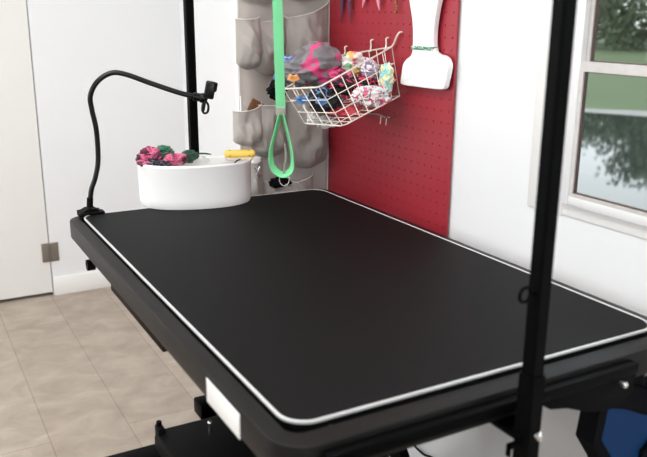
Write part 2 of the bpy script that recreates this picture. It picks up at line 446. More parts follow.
# front rail and bracket plate at the near end
bm = B(); mm(bm, (.02, -.052, TZ-.030), (.505, -.0365, TZ-.014), bev=.003)
obj('front_rail', bm, 'blacksteel', table)
bm = B(); prism(bm, [(.33,.766),(.345,.756),(.375,.750),(.40,.740),(.43,.730),(.462,.727),(.475,.730),(.500,.742),(.503,.772),(.33,.772)], 1, -.050, -.040, .0015)
obj('bracket', bm, 'blacksteel', table)
bm = B(); rod(bm, (.468,-.061,.766), (.468,-.05,.766), .0045); ball(bm, (.468,-.062,.766), .0042, 2, (1,.6,1))
obj('bolt', bm, 'chrome', table)
# sticker on the left side
bm = B(); mm(bm, (FO[0]-.0012, .078, TZ-.0485), (FO[0]-.0001, .187, TZ-.0145), bev=.0004)
obj('sticker', bm, 'sticker', table)
# lift: crossbeams, scissor arms, motor, floor base
bm = B(); mm(bm, (-.125, .505, .440), (.55, .565, .480), bev=.004); 
obj('lift_crossbeam', bm, 'blacksteel', table)
bm = B(); mm(bm, (.0, .33, .36), (.34, .56, .512), bev=.012)
obj('motor_housing', bm, 'blackplastic', table)
bm = B(); mm(bm, (.004,.535,.475), (.017,.560,.522), bev=.003); rod(bm, (.010,.55,.515), (.010,.55,.53), .005)
obj('switch_lever', bm, 'blackplastic', table)
bm = B(); mm(bm, (.108,.60,.478), (.148,.645,.510), bev=.004)
obj('lift_bracket', bm, 'blacksteel', table)
bm = B(); rod(bm, (.088,.50,.512), (.088,.50,.530), .003); ball(bm, (.088,.50,.531), .0045, 2)
obj('bolt', bm, 'chrome', table)
for x in (.26, .50):
    for a, b in (((x,.25,.06),(x,.80,.72)), ((x+.03,.80,.06),(x+.03,.25,.72))):
        bm = B(); sweep(bm, [a, b], sq(.02, .05, .003)); obj('lift_arm', bm, 'blacksteel', table)
for x in (.26, .50):
    bm = B(); mm(bm, (x-.02,.05,.0), (x+.05,.86,.05), bev=.004); obj('base_rail', bm, 'blacksteel', table)
for y in (.06, .80):
    bm = B(); mm(bm, (.20,y,.0), (.58,y+.05,.045), bev=.004); obj('base_crossbar', bm, 'blacksteel', table)

# ------------------------------------------------------------------ arm posts and crossbar
ZT = 1.95
def post(x, y, inner, name, label, near):
    t = thing(name, label, 'post', (x, y, .55))
    bm = B(); sweep(bm, [(x,y,.60),(x,y,ZT)], sq(.0205,.0205,.003), up=(0,1,0)); p = obj('pole', bm, 'blacksteel', t)
    bm = B(); sweep(bm, [(x,y,.56),(x,y,.83 if near else .82)], sq(.0255,.0255,.004), up=(0,1,0)); obj('sleeve', bm, 'blacksteel', t)
    bm = B(); s = 1 if near else -1
    mm(bm, (x-.018, y-.045 if not near else y-.005, .7445), (x+.018, y+.005 if not near else y+.050, .7528), bev=.002)
    obj('clamp', bm, 'blacksteel', t)
    if near:
        bm = B(); tube(bm, [(x-.024+.0085*math.cos(a*PI/9), y-.002, .934+.0085*math.sin(a*PI/9)) for a in range(18)], .0022, 8, True)
        rod(bm, (x-.0155, y-.002, .934), (x-.009, y-.002, .934), .003)
        obj('eye_bolt', bm, 'blacksteel', t)
        bm = B(); rod(bm, (x, y-.015, .755), (x, y-.019, .755), .0045); bm2 = ball(bm, (x, y-.0205, .7555), .0045, 2, (.8,.8,1.6)); obj('bolt', bm, 'chrome', t)
        bm = B(); mm(bm, (x-.031, y-.004, .738), (x-.0155, y+.002, .744)); mm(bm, (x-.031, y-.004, .728), (x-.028, y+.002, .744)); obj('hook', bm, 'blacksteel', t)
    return t
post(.286, -.071, 0, 'arm_post', 'thick black square post in front of the window, at the near table end', True)
post(.287, 1.0895, 0, 'arm_post', 'black square post at the far table end, behind the white pail', False)
bm = B(); sweep(bm, [(.286,-.10,ZT+.0135),(.287,1.12,ZT+.0135)], sq(.026,.026,.004)); tag(obj('crossbar', bm, 'blacksteel'), 'black square crossbar joining the tops of the two posts', 'bar')

# ------------------------------------------------------------------ gooseneck holder arm
g = thing('gooseneck_holder', 'bent black gooseneck arm with clamp head on the far left table corner', 'holder', (.024, 1.06, TZ))
bm = B(); mm(bm, (-.002,1.035,TZ), (.052,1.062,TZ+.006), bev=.002); mm(bm, (-.002,1.055,TZ-.0064), (.048,1.080,TZ+.006), bev=.002)
prism(bm, [(.002,TZ+.005),(.044,TZ+.005),(.034,TZ+.012),(.016,TZ+.012)], 1, 1.045, 1.075)
rod(bm, (.024,1.06,TZ+.014), (.026,1.06,TZ+.035), .0070, 14)
obj('base_clamp', bm, 'blackplastic', g)
path = [(.026,1.06,.83),(.031,1.06,.855),(.041,1.06,.880),(.050,1.06,.920),(.051,1.06,.985),(.0445,1.06,1.032),(.043,1.058,1.063),(.059,1.054,1.093),(.089,1.05,1.111),(.119,1.04,1.108),(.167,1.02,1.089),(.226,.996,1.067),(.260,.985,1.058)]
bm = B(); tube(bm, smooth_path(path, 8), .0058, 12); obj('flexible_neck', bm, 'gloss', g)
bm = B(); rod(bm, (.254,.987,1.059), (.275,.981,1.055), .0095, 16); ball(bm, (.274,.981,1.055), .0115, 3)
obj('ball_joint', bm, 'gloss', g)
rt = Matrix.Rotation(math.radians(-29), 3, 'Z') @ Matrix.Rotation(math.radians(12), 3, 'Y')
bm = B(); add_box(bm, (.289,.975,1.073), (.023,.014,.040), rot=rt, bev=.0045, seg=3)
add_box(bm, (.296,.974,1.080), (.020,.011,.022), rot=rt, bev=.004, seg=3)
obj('clamp_jaw', bm, 'gloss', g)
bm = B(); tube(bm, smooth_path([(.272,.975,1.043),(.269,.974,1.03),(.273,.973,1.022),(.281,.972,1.025),(.283,.972,1.038),(.279,.973,1.046)], 6, True), .0026, 8, True)
add_box(bm, (.274,.977,1.038), (.008,.007,.026), rot=rt, bev=.002)
obj('spring_lever', bm, 'gloss', g)

# ------------------------------------------------------------------ white half-round pail
ax = V(.972, -.235, 0); ay = V(-.235, -.972, 0)*1.0   # along chord, towards the bulge
pc = V(.279, 1.066, 0)
def dshape(k, inset=0):
    a = .135*k-inset; b = .098*k-inset; o = []
    n = 44
    for i in range(n+1):
        t = PI*i/n; o.append((a*math.copysign(abs(math.cos(t))**.9, math.cos(t)), b*math.sin(t)**.82))
    # straight back with soft corners
    bk = .006-inset*-1
    for i in range(1, 12):
        x = -a+2*a*i/12; o.append((x, -.010*k+inset if 0 < i < 12 else 0))
    return o
def pail():
    bm = B()
    levels = [(0,.965,.0),(.006,.985,0),(.02,.99,0),(.093,1.0,0),(.097,1.012,0),(.101,1.012,0),(.103,1.0,.0),(.101,.99,.003),(.02,.975,.004),(.006,.96,.004)]
    rings = []
    for z, k, ins in levels:
        rings.append([bm.verts.new(pc+ax*x+ay*y+V(0,0,TZ+.0006+z*1.0)) for x, y in dshape(k, ins)])
    n = len(rings[0])
    for A, D in zip(rings, rings[1:]):
        for j in range(n): bm.faces.new((A[j], A[(j+1) % n], D[(j+1) % n], D[j]))
    bm.faces.new(list(reversed(rings[0]))); bm.faces.new(rings[-1])
    return bm
tag(obj('pail', pail(), 'bucket', auto=50), 'white half-round plastic pail holding fabric scraps on the far table edge', 'pail')

def crumple(name, c, r, m, label, cat, group=None, seed=0, amp=.35, fold=.25, rot=0, sub=5, freq=1.6, parent=None, fn=None):
    bm = B(); ball(bm, (0,0,0), 1, sub)
    for v in bm.verts:
        p = v.co.copy()
        q = p*freq*.75+V(seed*3.1, seed*1.7, seed*.9)
        d = 1+amp*noise.noise(q)
        rdg = 1-abs(noise.noise(V(q.x*1.2,q.y*1.2,q.z*2.6)+V(9,4,2)))*2
        d += fold*(rdg-.5)
        d += .05*noise.noise(q*6)
        v.co = Vector((p.x*r[0], p.y*r[1], p.z*r[2]))*d
    if rot: bmesh.ops.rotate(bm, cent=(0,0,0), matrix=Matrix.Rotation(rot, 3, 'Y'), verts=bm.verts)
    me_ob = obj(name, bm, m, parent, auto=60)
    me_ob.location = c
    if label: tag(me_ob, label, cat, group)
    return me_ob
grp = None
M['pinkdark'] = patterned('pink_and_dark_print', [srgb(48,34,44), srgb(196,84,124), srgb(216,110,146), srgb(60,46,58), srgb(120,50,80)], 38, seed=2)
M['greyprint'] = patterned('grey_black_print', [srgb(70,72,84), srgb(38,38,46), srgb(120,122,138), srgb(30,30,36)], 40, seed=5)
M['pinkprint'] = patterned('pink_print', [srgb(210,98,132), srgb(226,132,160), srgb(180,70,110), srgb(90,66,70)], 45, seed=7)
M['teal'] = mat('teal_satin', srgb(22,120,84), .45, sheen=.4, var=(18, srgb(10,84,58), .2))
M['tealdark'] = mat('dark_teal_satin', srgb(14,84,62), .45, sheen=.3, var=(18, srgb(8,60,44), .2))
crumple('fabric_scrap', (.168,1.062,.915), (.026,.022,.023), M['pinkdark'], 'pink and black printed scrap hanging over the pail rim at its left end', 'fabric', seed=1, fold=.35)
crumple('fabric_scrap', (.183,1.045,.900), (.026,.016,.012), M['greyprint'], 'dark grey printed scrap at the front left inside the white pail', 'fabric', seed=2)
crumple('fabric_scrap', (.226,1.052,.908), (.027,.018,.014), M['pinkprint'], 'bright pink scrap in the middle of the fabric pile in the pail', 'fabric', seed=3)
crumple('fabric_scrap', (.208,1.072,.922), (.024,.014,.015), M['teal'], 'bright green satin scrap at the back of the pail behind the pink ones', 'fabric', seed=4, fold=.4)
crumple('fabric_scrap', (.262,1.062,.911), (.023,.010,.013), M['tealdark'], 'dark green satin scrap in the pail beside the far post', 'fabric', seed=5, fold=.4)
# thin green scissor-like leaf ends right of the post
bm = B(); prism(bm, [(.283,.915),(.298,.914),(.314,.9115),(.318,.913),(.304,.917),(.288,.919)], 1, 1.05, 1.053, .0005)
tag(obj('ribbon_end', bm, 'tealdark'), 'flat dark green ribbon end lying on the pail rim right of the far post', 'ribbon')
# small shears with pointed tips in the pail
sh = thing('small_shears', 'small steel shears with points up inside the white pail', 'shears', (.302,1.045,.90))
for k, (dx, dz) in enumerate(((.006,-.0125),(-.002,-.0145))):
    bm = B(); a = V(.297-.004*k,1.046+.004*k,.9085); b = a+V(.014-.003*k,0,dz)
    sweep(bm, [a, (a+b)/2, b], sq(.0035,.0014)); obj('blade', bm, 'chrome', sh)
# brush with a yellow handle lying across the rim
br = thing('grooming_brush', 'yellow-backed grooming brush lying across the right end of the pail', 'brush', (.378,1.03,.905))
rz = Matrix.Rotation(math.radians(-20), 3, 'Z')
bm = B(); add_box(bm, (.380,1.027,.913), (.074,.030,.016), rot=rz, bev=.006, seg=3)
hb = obj('brush_back', bm, 'yellow', br)
for dx in (-.024, .022):
    bm = B(); p = rz @ V(dx, -.0152, 0)+V(.380,1.027,.9100); rod(bm, p, p+rz @ V(0,-.0006,0), .0016, 10); rod(bm, V(.380,1.027,.9208)+rz @ V(dx,0,0), V(.380,1.027,.9214)+rz @ V(dx,0,0), .003, 12); obj('screw', bm, 'wood', hb)
bm = B(); add_box(bm, (.380,1.027,.9028), (.066,.024,.007), rot=rz, bev=.002); obj('bristles', bm, 'bristle', br)
# black comb handle on inner wall
bm = B(); sweep(bm, smooth_path([(.352,.995,.897),(.358,.992,.9035),(.366,.989,.9065)], 4), sq(.005,.003,.001)); 
tag(obj('comb_handle', bm, 'blackplastic'), 'short black comb handle poking up inside the pail, under the yellow brush', 'comb')

# ------------------------------------------------------------------ green grooming loop
lo = thing('grooming_loop', 'bright green nylon grooming loop hanging from the crossbar above the table', 'leash', (.303,.645,ZT))
er = V(.874,-.485,0); ev = V(.485,.874,0)
def strap(bm, pts, wv, th=.0018):
    """flat strap: wv(i,t,tangent)-> half-width vector"""
    n = len(pts); rings = []
    for i, p in enumerate(pts):
        t = (pts[min(n-1,i+1)]-pts[max(0,i-1)]).normalized(); w = wv(i/(n-1), t)
        w = w-t*w.dot(t); L_ = w.length; w.normalize(); nn = t.cross(w)
        rings.append([bm.verts.new(p+w*a*.0092+nn*b*th/2) for a, b in ((-1,-.6),(-.8,-1),(.8,-1),(1,-.6),(1,.6),(.8,1),(-.8,1),(-1,.6))])
    for A, D in zip(rings, rings[1:]):
        for j in range(8): bm.faces.new((A[j], A[(j+1) % 8], D[(j+1) % 8], D[j]))
    bm.faces.new(rings[0]); bm.faces.new(rings[-1]); return bm
LB = V(.305,.645,0)
bm = B()
x0 = V(.3025,.645,0)
top_pts = [LB+V(0,0,z)+er*(-.0045*(z-1.06)/.2 if z < 1.5 else -.0045*2.2) for z in [1.058+.02*i for i in range(46)]]
strap(bm, top_pts, lambda u, t: er*.97+ev*.25)
obj('strap', bm, 'green', lo)
bm = B(); tz = top_pts[-1]
add_box(bm, (tz.x, .645, ZT+.0135), (.022,.031,.031), bev=.002); obj('strap_wrap', bm, 'green', lo)
def lp(px, z): return LB+er*px+V(0,0,z)
loop = smooth_path([lp(-.001,1.056),lp(-.010,1.022),lp(-.0195,.985),lp(-.0165,.953),lp(.002,.938),lp(.0195,.949),lp(.0205,.980),lp(.0125,1.018),lp(.003,1.056)], 8)
bm = B(); strap(bm, loop, lambda u, t: (er*.45*(1 if u < .5 else -1)*abs(1-2*u)**.3+ev*.85+V(0,0,.45)*(1 if u < .5 else 1)))
obj('loop', bm, 'green', lo)
bm = B(); add_box(bm, LB+V(0,0,1.060), (.019,.008,.016), rot=Matrix.Rotation(math.radians(-29),3,'Z'), bev=.002); obj('slider', bm, 'chrome' if False else 'greycord', lo)
bm = B(); tube(bm, smooth_path([lp(.007,1.0),lp(.009,.975),lp(.006,.952),lp(.005,.940)], 6), .0018, 8); obj('elastic_cord', bm, 'greycord', lo)
bm = B(); tube(bm, [lp(.006+.0095*math.cos(a*PI/12), .927+.0115*math.sin(a*PI/12)) for a in range(24)], .0011, 8, True); obj('ring', bm, 'chrome', lo)

# ------------------------------------------------------------------ pegboard
def pegboard():
    bm = B(); P = .0254; n = 8; rr = .0019
    y0, z0 = .6135, .52; ny, nz = 21, 58
    xf, xb = .6915, .6965
    for layer, x in ((0, xf), (1, xb)):
        pass
    grid = {}
    def gv(i, j, x):
        k = (i, j, x)
        if k not in grid: grid[k] = bm.verts.new((x, y0+i*P, z0+j*P))
        return grid[k]
    for i in range(ny):
        for j in range(nz):
            rings = []
            for x in (xf, xb):
                cy, cz = y0+(i+.5)*P, z0+(j+.5)*P
                h = [bm.verts.new((x, cy+rr*math.cos(PI/8+a*PI/4), cz+rr*math.sin(PI/8+a*PI/4))) for a in range(8)]
                c = [gv(i+1,j+1,x), gv(i,j+1,x), gv(i,j,x), gv(i+1,j,x)]
                # faces between square corners and octagon
                bm.faces.new((c[0], c[1], h[2], h[1])); bm.faces.new((c[1], c[2], h[4], h[3]))
                bm.faces.new((c[2], c[3], h[6], h[5])); bm.faces.new((c[3], c[0], h[0], h[7]))
                bm.faces.new((c[0], h[1], h[0])); bm.faces.new((c[1], h[3], h[2])); bm.faces.new((c[2], h[5], h[4])); bm.faces.new((c[3], h[7], h[6]))
                rings.append(h)
            A, D = rings
            for a in range(8): bm.faces.new((A[a], A[(a+1) % 8], D[(a+1) % 8], D[a]))
    for i in range(ny):
        for j in (0, nz): bm.faces.new((gv(i,j,xf), gv(i+1,j,xf), gv(i+1,j,xb), gv(i,j,xb)))
    for j in range(nz):
        for i in (0, ny): bm.faces.new((gv(i,j,xf), gv(i,j+1,xf), gv(i,j+1,xb), gv(i,j,xb)))
    return bm
tag(obj('pegboard', pegboard(), 'red', smooth=False), 'red painted pegboard with rows of holes on the white wall', 'pegboard')

XP = .6915   # pegboard face
def peg_hook(y, z, drop=.018, out=.028):
    bm = B()
    tube(bm, smooth_path([(XP+.004, y, z+.004),(XP-.003, y, z+.003),(XP-.005, y, z-.004),(XP-.006, y, z-drop),(XP-.012, y, z-drop-.006),(XP-out, y, z-drop-.004),(XP-out-.003, y, z-drop+.008)], 5), .0018, 8)
    return bm

# ------------------------------------------------------------------ white wire basket
bk = thing('wire_basket', 'tilted white wire basket full of colourful fabric hooked on the pegboard', 'basket', (.6,.9,1.0))
P3, P4, P2, P1 = V(.684,.837,1.167), V(.684,1.068,1.137), V(.46,.777,1.089), V(.44,.905,1.075)
P3b, P2b, P1b = V(.676,.788,1.060), V(.478,.705,1.014), V(.462,.845,1.003); P4b = V(.672,1.015,1.03)
def L2(a, b, t): return a+(b-a)*t
bm = B(); tube(bm, [P3, L2(P3,P2,.97), L2(P3,P2,1)+V(-.002,.002,0), L2(P2,P1,.05), P1, P4], .0020, 8, True)
obj('rim', bm, 'wire', bk)
bm = B(); tube(bm, [P3b, L2(P3b,P2b,.94), L2(P2b,P1b,.06), P1b, P4b], .0016, 8, True); obj('bottom_ring', bm, 'wire', bk)
def face(A, B_, Ab, Bb, nv, nh, nm):
    bm = B(); r = .00115
    for i in range(nv+1):
        t = i/nv; rod(bm, L2(A,B_,t), L2(Ab,Bb,t), r, 6)
    for j in range(1, nh+1):
        t = j/(nh+1); rod(bm, L2(A,Ab,t), L2(B_,Bb,t), r, 6)
    obj(nm, bm, 'wire', bk)
face(P3, P2, P3b, P2b, 7, 2, 'wire_side'); face(P2, P1, P2b, P1b, 4, 2, 'wire_side'); face(P1, P4, P1b, P4b, 7, 2, 'wire_side'); face(P4, P3, P4b, P3b, 7, 2, 'wire_side')
bm = B()
for i in range(1, 8):
    t = i/8; rod(bm, L2(P3b,P2b,t), L2(P4b,P1b,t), .0011, 6)
for i in range(1, 4):
    t = i/4; rod(bm, L2(P3b,P4b,t), L2(P2b,P1b,t), .0011, 6)
obj('wire_bottom', bm, 'wire', bk)
# hooks which grip the board
for (y, dz) in ((1.050,.018),(.928,.022),(.862,.020)):
    z = L2(P4, P3, (1.068-y)/(1.068-.837)).z
    bm = B(); tube(bm, smooth_path([(.683,y,z-.003),(.685,y,z+dz*.5),(.684,y,z+dz),(.688,y,z+dz+.003),(.695,y,z+dz+.002)], 5), .0021, 8); obj('hook', bm, 'wire', bk)
bm = B(); tube(bm, smooth_path([(.683,.838,1.166),(.683,.827,1.176),(.683,.818,1.190),(.685,.812,1.199),(.690,.809,1.201),(.696,.809,1.200)], 5), .0022, 8); obj('hook', bm, 'wire', bk)

M['greypink'] = patterned('grey_fabric_with_pink_shapes', [srgb(112,108,110), srgb(104,100,103), srgb(124,120,122), srgb(206,72,122), srgb(120,116,118), srgb(110,104,108)], 11, seed=4.2)
M['grey2'] = mat('heather_grey_knit', srgb(100,100,106), .9, var=(60, srgb(130,128,130), .3))
M['whiteflor'] = patterned('white_floral_print', [srgb(232,120,140), srgb(240,236,230), srgb(236,232,226), srgb(240,200,120), srgb(130,180,140), srgb(244,240,238)], 60, 'vor', seed=1)
M['blackpink'] = patterned('black_fabric_with_pink_stars', [srgb(18,16,20), srgb(16,14,18), srgb(20,16,22), srgb(214,60,100), srgb(20,18,22)], 30, seed=3)
M['navy'] = patterned('navy_fabric_with_blue_shapes', [srgb(20,22,30), srgb(16,18,24), srgb(22,24,32), srgb(18,20,28), srgb(84,128,170), srgb(24,26,44)], 18, seed=6)
M['mint'] = patterned('mint_and_yellow_print', [srgb(150,206,200), srgb(190,226,220), srgb(236,216,120), srgb(232,240,236), srgb(120,190,190)], 36, seed=8)
M['pinkwhite'] = patterned('pink_white_turquoise_print', [srgb(224,120,150), srgb(238,236,234), srgb(170,216,214), srgb(206,64,104), srgb(238,232,230)], 42, seed=9)
M['redcloth'] = mat('red_cloth', srgb(190,44,60), .8, var=(20, srgb(214,84,98), .2))
M['lilac'] = patterned('lilac_white_print', [srgb(196,176,210), srgb(230,222,232), srgb(150,120,160), srgb(234,230,236)], 44, seed=10)
M['orange'] = mat('peach_satin', srgb(240,168,100), .5)
M['bluesatin'] = mat('blue_satin', srgb(72,122,176), .45)
M['bluepale'] = mat('pale_blue_tulle', srgb(140,160,220), .7)
crumple('bandana', (.545,.935,1.121), (.055,.05,.052), M['greypink'], 'grey bandana with hot pink zigzags heaped highest in the wire basket', 'fabric', seed=11, amp=.25, fold=.16, sub=5)
crumple('bandana', (.497,.955,1.107), (.034,.034,.032), M['grey2'], 'plain grey knit scrap at the left of the basket, behind the green strap', 'fabric', seed=12, fold=.2)
crumple('bandana', (.612,.906,1.125), (.034,.032,.026), M['whiteflor'], 'white floral bandana against the pegboard at the back of the basket', 'fabric', seed=13)
crumple('bandana', (.585,.838,1.082), (.055,.028,.020), M['blackpink'], 'black bandana with pink stars in the middle of the wire basket', 'fabric', seed=14)
crumple('bandana', (.515,.845,1.050), (.040,.042,.030), M['navy'], 'navy bandana with blue shapes pressed against the front wires of the basket', 'fabric', seed=15)
crumple('bandana', (.600,.785,1.062), (.048,.022,.022), M['pinkwhite'], 'pink and white printed bandana low at the right of the basket', 'fabric', seed=16)
crumple('bandana', (.648,.800,1.098), (.016,.020,.032), M['mint'], 'mint and yellow bandana at the right end of the basket', 'fabric', seed=17)
crumple('bandana', (.462,.985,1.066), (.022,.030,.022), M['blackcloth'], 'black cloth hanging out of the left end of the basket, behind the green strap', 'fabric', seed=21)
crumple('bandana', (.555,.828,1.028), (.042,.040,.012), M['redcloth'], 'red cloth lying flat on the bottom wires of the basket', 'fabric', seed=18, fold=.12)
crumple('bandana', (.640,.862,1.115), (.020,.020,.022), M['lilac'], 'lilac and white scrap between the floral and mint bandanas', 'fabric', seed=19)
crumple('bandana', (.572,.872,1.098), (.030,.022,.020), patterned('magenta_print', [srgb(206,70,120), srgb(120,40,70), srgb(220,120,150)], 26, seed=12), 'magenta scrap tucked right of the grey bandana in the basket', 'fabric', seed=20)
def bow(c, sz, m, label, seed=0):
    t = thing('hair_bow', label, 'bow', c)
    er_ = V(.874,-.485,0)
    for s in (-1, 1):
        bm = B(); ball(bm, (0,0,0), 1, 3)
        for v in bm.verts:
            x = v.co.x; k = .35+.65*(x*.5+.5)
            v.co = er_*((x*.5+.5)*sz*s)+V(0,0,1)*v.co.z*sz*.55*k*(1+.2*noise.noise(v.co*3+V(seed,0,0)))+V(.485,.874,0)*v.co.y*sz*.25
            v.co += Vector(c)
        obj('bow_loop', bm, m, t)
    bm = B(); ball(bm, c, sz*.22, 2); obj('knot', bm, m, t)
    for s in (-1, 1):
        bm = B(); a = Vector(c); strap(bm, smooth_path([a, a+er_*s*sz*.35+V(0,0,-sz*.5), a+er_*s*sz*.55+V(0,0,-sz*.95)], 4), lambda u, tt: er_+V(0,0,.3)); obj('ribbon_tail', bm, m, t)
    return t
bow((.453,.842,1.060), .012, M['bluesatin'], 'blue satin bow at the left front wires of the basket', 1)
bow((.470,.782,1.062), .011, M['bluesatin'], 'blue satin bow behind the front corner wires of the basket', 2)
bow((.474,.925,1.101), .011, M['orange'], 'peach satin bow on the grey knit scrap', 3)
bow((.482,.968,1.140), .010, M['bluepale'], 'pale blue tulle bow on top of the grey knit scrap', 4)
bow((.455,.965,1.100), .009, M['bluesatin'], 'blue satin bow partly hidden behind the green strap', 5)
# clear packets hanging under the basket
for k, (c, r) in enumerate((((.500,.835,1.006),(.016,.010,.013)), ((.525,.84,1.003),(.014,.012,.010)), ((.478,.842,1.012),(.010,.010,.012)))):
    crumple('cellophane_packet', c, r, M['cello'], ('clear crinkled packet hanging in the middle under the basket corner', 'clear crinkled packet lowest under the basket, nearest the pegboard', 'clear crinkled packet under the left end of the basket')[k], 'packet', seed=30+k, fold=.6, amp=.6, sub=4)
# small rack holding two prongs below the basket
rk = thing('pegboard_rack', 'small steel rack with downward prongs on the pegboard under the basket', 'rack', (.68,.87,1.0))
bm = B(); tube(bm, smooth_path([(.696,.955,1.002),(.684,.94,1.002),(.672,.915,1.006),(.668,.86,1.010),(.668,.826,1.007),(.680,.822,1.008),(.696,.822,1.009)], 5), .0026, 8); obj('bar', bm, 'chrome', rk)
for y in (.850, .826):
    bm = B(); tube(bm, smooth_path([(.668,y,1.009),(.667,y,.999),(.666,y,.989)], 3), .0014, 6); obj('prong', bm, 'wire', rk)
bm = B(); tube(bm, smooth_path([(.668,.93,1.006),(.655,.945,.992),(.64,.95,.988)], 4), .0016, 6); obj('prong', bm, 'wire', rk)

# ------------------------------------------------------------------ white paddle-shaped tool
pt = thing('grooming_mitt_tool', 'white plastic tool with waisted handle and wide square foot on the pegboard', 'tool', (.68,.70,1.08))
half = smooth_path([(.735,1.39,0),(.757,1.34,0),(.762,1.29,0),(.757,1.262,0),(.746,1.23,0),(.741,1.20,0),(.7405,1.178,0),(.741,1.163,0),(.747,1.152,0),(.764,1.143,0),(.775,1.131,0),(.779,1.114,0),(.782,1.097,0),(.777,1.087,0),(.72,1.086,0),(.645,1.087,0),(.624,1.091,0),(.618,1.105,0),(.611,1.135,0),(.616,1.149,0),(.629,1.157,0),(.652,1.161,0),(.664,1.170,0),(.667,1.20,0),(.665,1.225,0),(.660,1.25,0),(.652,1.28,0),(.650,1.32,0),(.655,1.37,0),(.695,1.405,0)], 4, True)
bm = B(); prism(bm, [(p.x, p.y) for p in half], 0, .672, .6865, .004)
obj('body', bm, 'paddle', pt, auto=22)
M['greenband'] = patterned('green_and_white_band', [srgb(60,130,96), srgb(190,214,196), srgb(36,92,70), srgb(120,170,140)], 90, seed=2)
bm = B(); mm(bm, (.670,.6645,1.166), (.6885,.7420,1.174), bev=.001); obj('band', bm, M['greenband'], pt)

# ------------------------------------------------------------------ shears hanging point down
def shears(y, z, tips, m, label, grp_=None, wd=.008):
    t = thing('shears', label, 'shears', (.68, y, z))
    for k, (ty, tz) in enumerate(tips):
        d = V(0, ty-y, tz-z); L_ = d.length; d.normalize(); n = V(0, -d.z, d.y)
        bm = B(); a = V(.681-.0025*k, y, z)
        o = [a-d*.012-n*wd*.5, a-d*.012+n*wd*.5, a+d*L_*.86+n*wd*.40, a+d*L_, a+d*L_*.82-n*wd*.42]
        A = [bm.verts.new(p) for p in o]; D = [bm.verts.new(p+V(.0018,0,0)) for p in o]
        bm.faces.new(A); bm.faces.new(list(reversed(D)))
        for i in range(5): bm.faces.new((A[i], D[i], D[(i+1) % 5], A[(i+1) % 5]))
        bl_ = obj('blade', bm, m, t, smooth=False)
        bm = B(); e1 = a-d*.06+n*(.010 if k == 0 else -.010)*1.0
        sd = 1 if k == 0 else -1
        tube(bm, smooth_path([a-d*.006, a-d*.03-n*0, e1], 4), .0028, 8)
        c_ = e1-d*.016
        tube(bm, [c_+d*.016*math.cos(q*PI/9)+n*.011*math.sin(q*PI/9) for q in range(18)], .0026, 8, True)
        obj('finger_ring', bm, m, t)
    bm = B(); rod(bm, (.676,y,z), (.685,y,z), .0035); obj('pivot', bm, 'chrome', t)
    # peg hook carrying it
    zz = z+.09
    hk = obj('peg_hook', (lambda b_: b_)(peg_hook(y, zz+.012)), 'chrome')
    return t, hk
t, h = shears(1.052, 1.500, ((1.068,1.220),(1.019,1.220)), M['purple'], 'dark purple shears hanging points down at the left of the pegboard', wd=.019)
tag(h, 'steel peg hook holding the dark purple shears, above the picture', 'hook')
t, h = shears(.925, 1.360, ((.966,1.254),(.886,1.247)), M['pink'], 'pink shears hanging points down, above the wire basket', wd=.013)
tag(h, 'steel peg hook holding the pink shears, above the picture', 'hook')
bm = B()
for k in range(22): ball(bm, (.682+.0012*math.sin(k), .822+.001*math.cos(k*2), 1.2445+.0068*k), .0038, 1)
tag(obj('bead_chain', bm, 'brass'), 'brass bead chain hanging on the pegboard left of the white tool', 'chain')
tag(obj('peg_hook', peg_hook(.822, 1.412), 'chrome'), 'steel peg hook holding the brass bead chain', 'hook')

# ------------------------------------------------------------------ fabric pocket organizer
og = thing('pocket_organizer', 'grey fabric pocket organizer hanging on the wall beside the red pegboard', 'organizer', (.56,1.1548,.68))
def wsheet(f, nu, nv, th):
    bm = B(); G = [[bm.verts.new(f(i/nu, j/nv)) for j in range(nv+1)] for i in range(nu+1)]
    for i in range(nu):
        for j in range(nv): bm.faces.new((G[i][j], G[i+1][j], G[i+1][j+1], G[i][j+1]))
    bmesh.ops.solidify(bm, geom=bm.faces[:], thickness=th)
    return bm
def backf(u, v):
    x = .432+.258*u; z = 1.75-1.07*v
    y = 1.150-.004*(noise.noise(V(x*14, 0, z*5))+.4)
    return V(x, min(y, 1.1545), z)
obj('backing', wsheet(backf, 30, 70, .0015), 'fabricback', og)
def pocket(x0, x1, zl, zr, zb, dep, sag, seed, lip=0.0):
    def f(u, v):
        x = x0+(x1-x0)*u
        s = math.sin(PI*u)
        zt = zl+(zr-zl)*u-lip*s
        zbot = zb-sag*(s**.6)
        z = zt+(zbot-zt)*v
        prof = (.62+.38*math.sin(PI*min(1, v*1.05)**1.4))*(1-max(0, (v-.82)/.18)**2.2)
        d = dep*(s**.55)*prof
        n = noise.noise(V(x*30+seed, z*14, seed*2.2))*.5+noise.noise(V(x*70+seed*3, z*28, 4))*.22
        crease = 1-abs(noise.noise(V(x*24+z*16+seed*5, seed, z*5)))*2.4
        d = d*(1+n)+dep*.36*max(-.4, crease)*s
        x += .006*noise.noise(V(seed, z*14, 1))*s
        return V(x, 1.1445-max(.0005, d), z)
    p = obj('pocket', wsheet(f, 26, 30, .0016), 'fabric', og)
    # bound top edge
    pts = [f(i/26, 0)+V(0,-.0006,.0006) for i in range(27)]
    bm = B(); tube(bm, pts, .0017, 6); obj('binding', bm, 'seam', p)
    return p
pocket(.425,.492, 1.225,1.232, 1.120, .038, .018, 1, .004)
pocket(.470,.562, 1.216,1.234, 1.110, .030, .022, 2, .004)
pocket(.556,.688, 1.226,1.268, 1.085, .030, .020, 3, .006)
pocket(.412,.492, 1.000,1.020, .925, .040, .016, 4, .006)
pocket(.462,.562, 1.016,1.020, .905, .038, .030, 5, .006)
pocket(.556,.690, 1.018,1.035, .865, .036, .028, 6, .006)
pocket(.437,.492, .868,.872, .760, .026, .012, 7, .004)
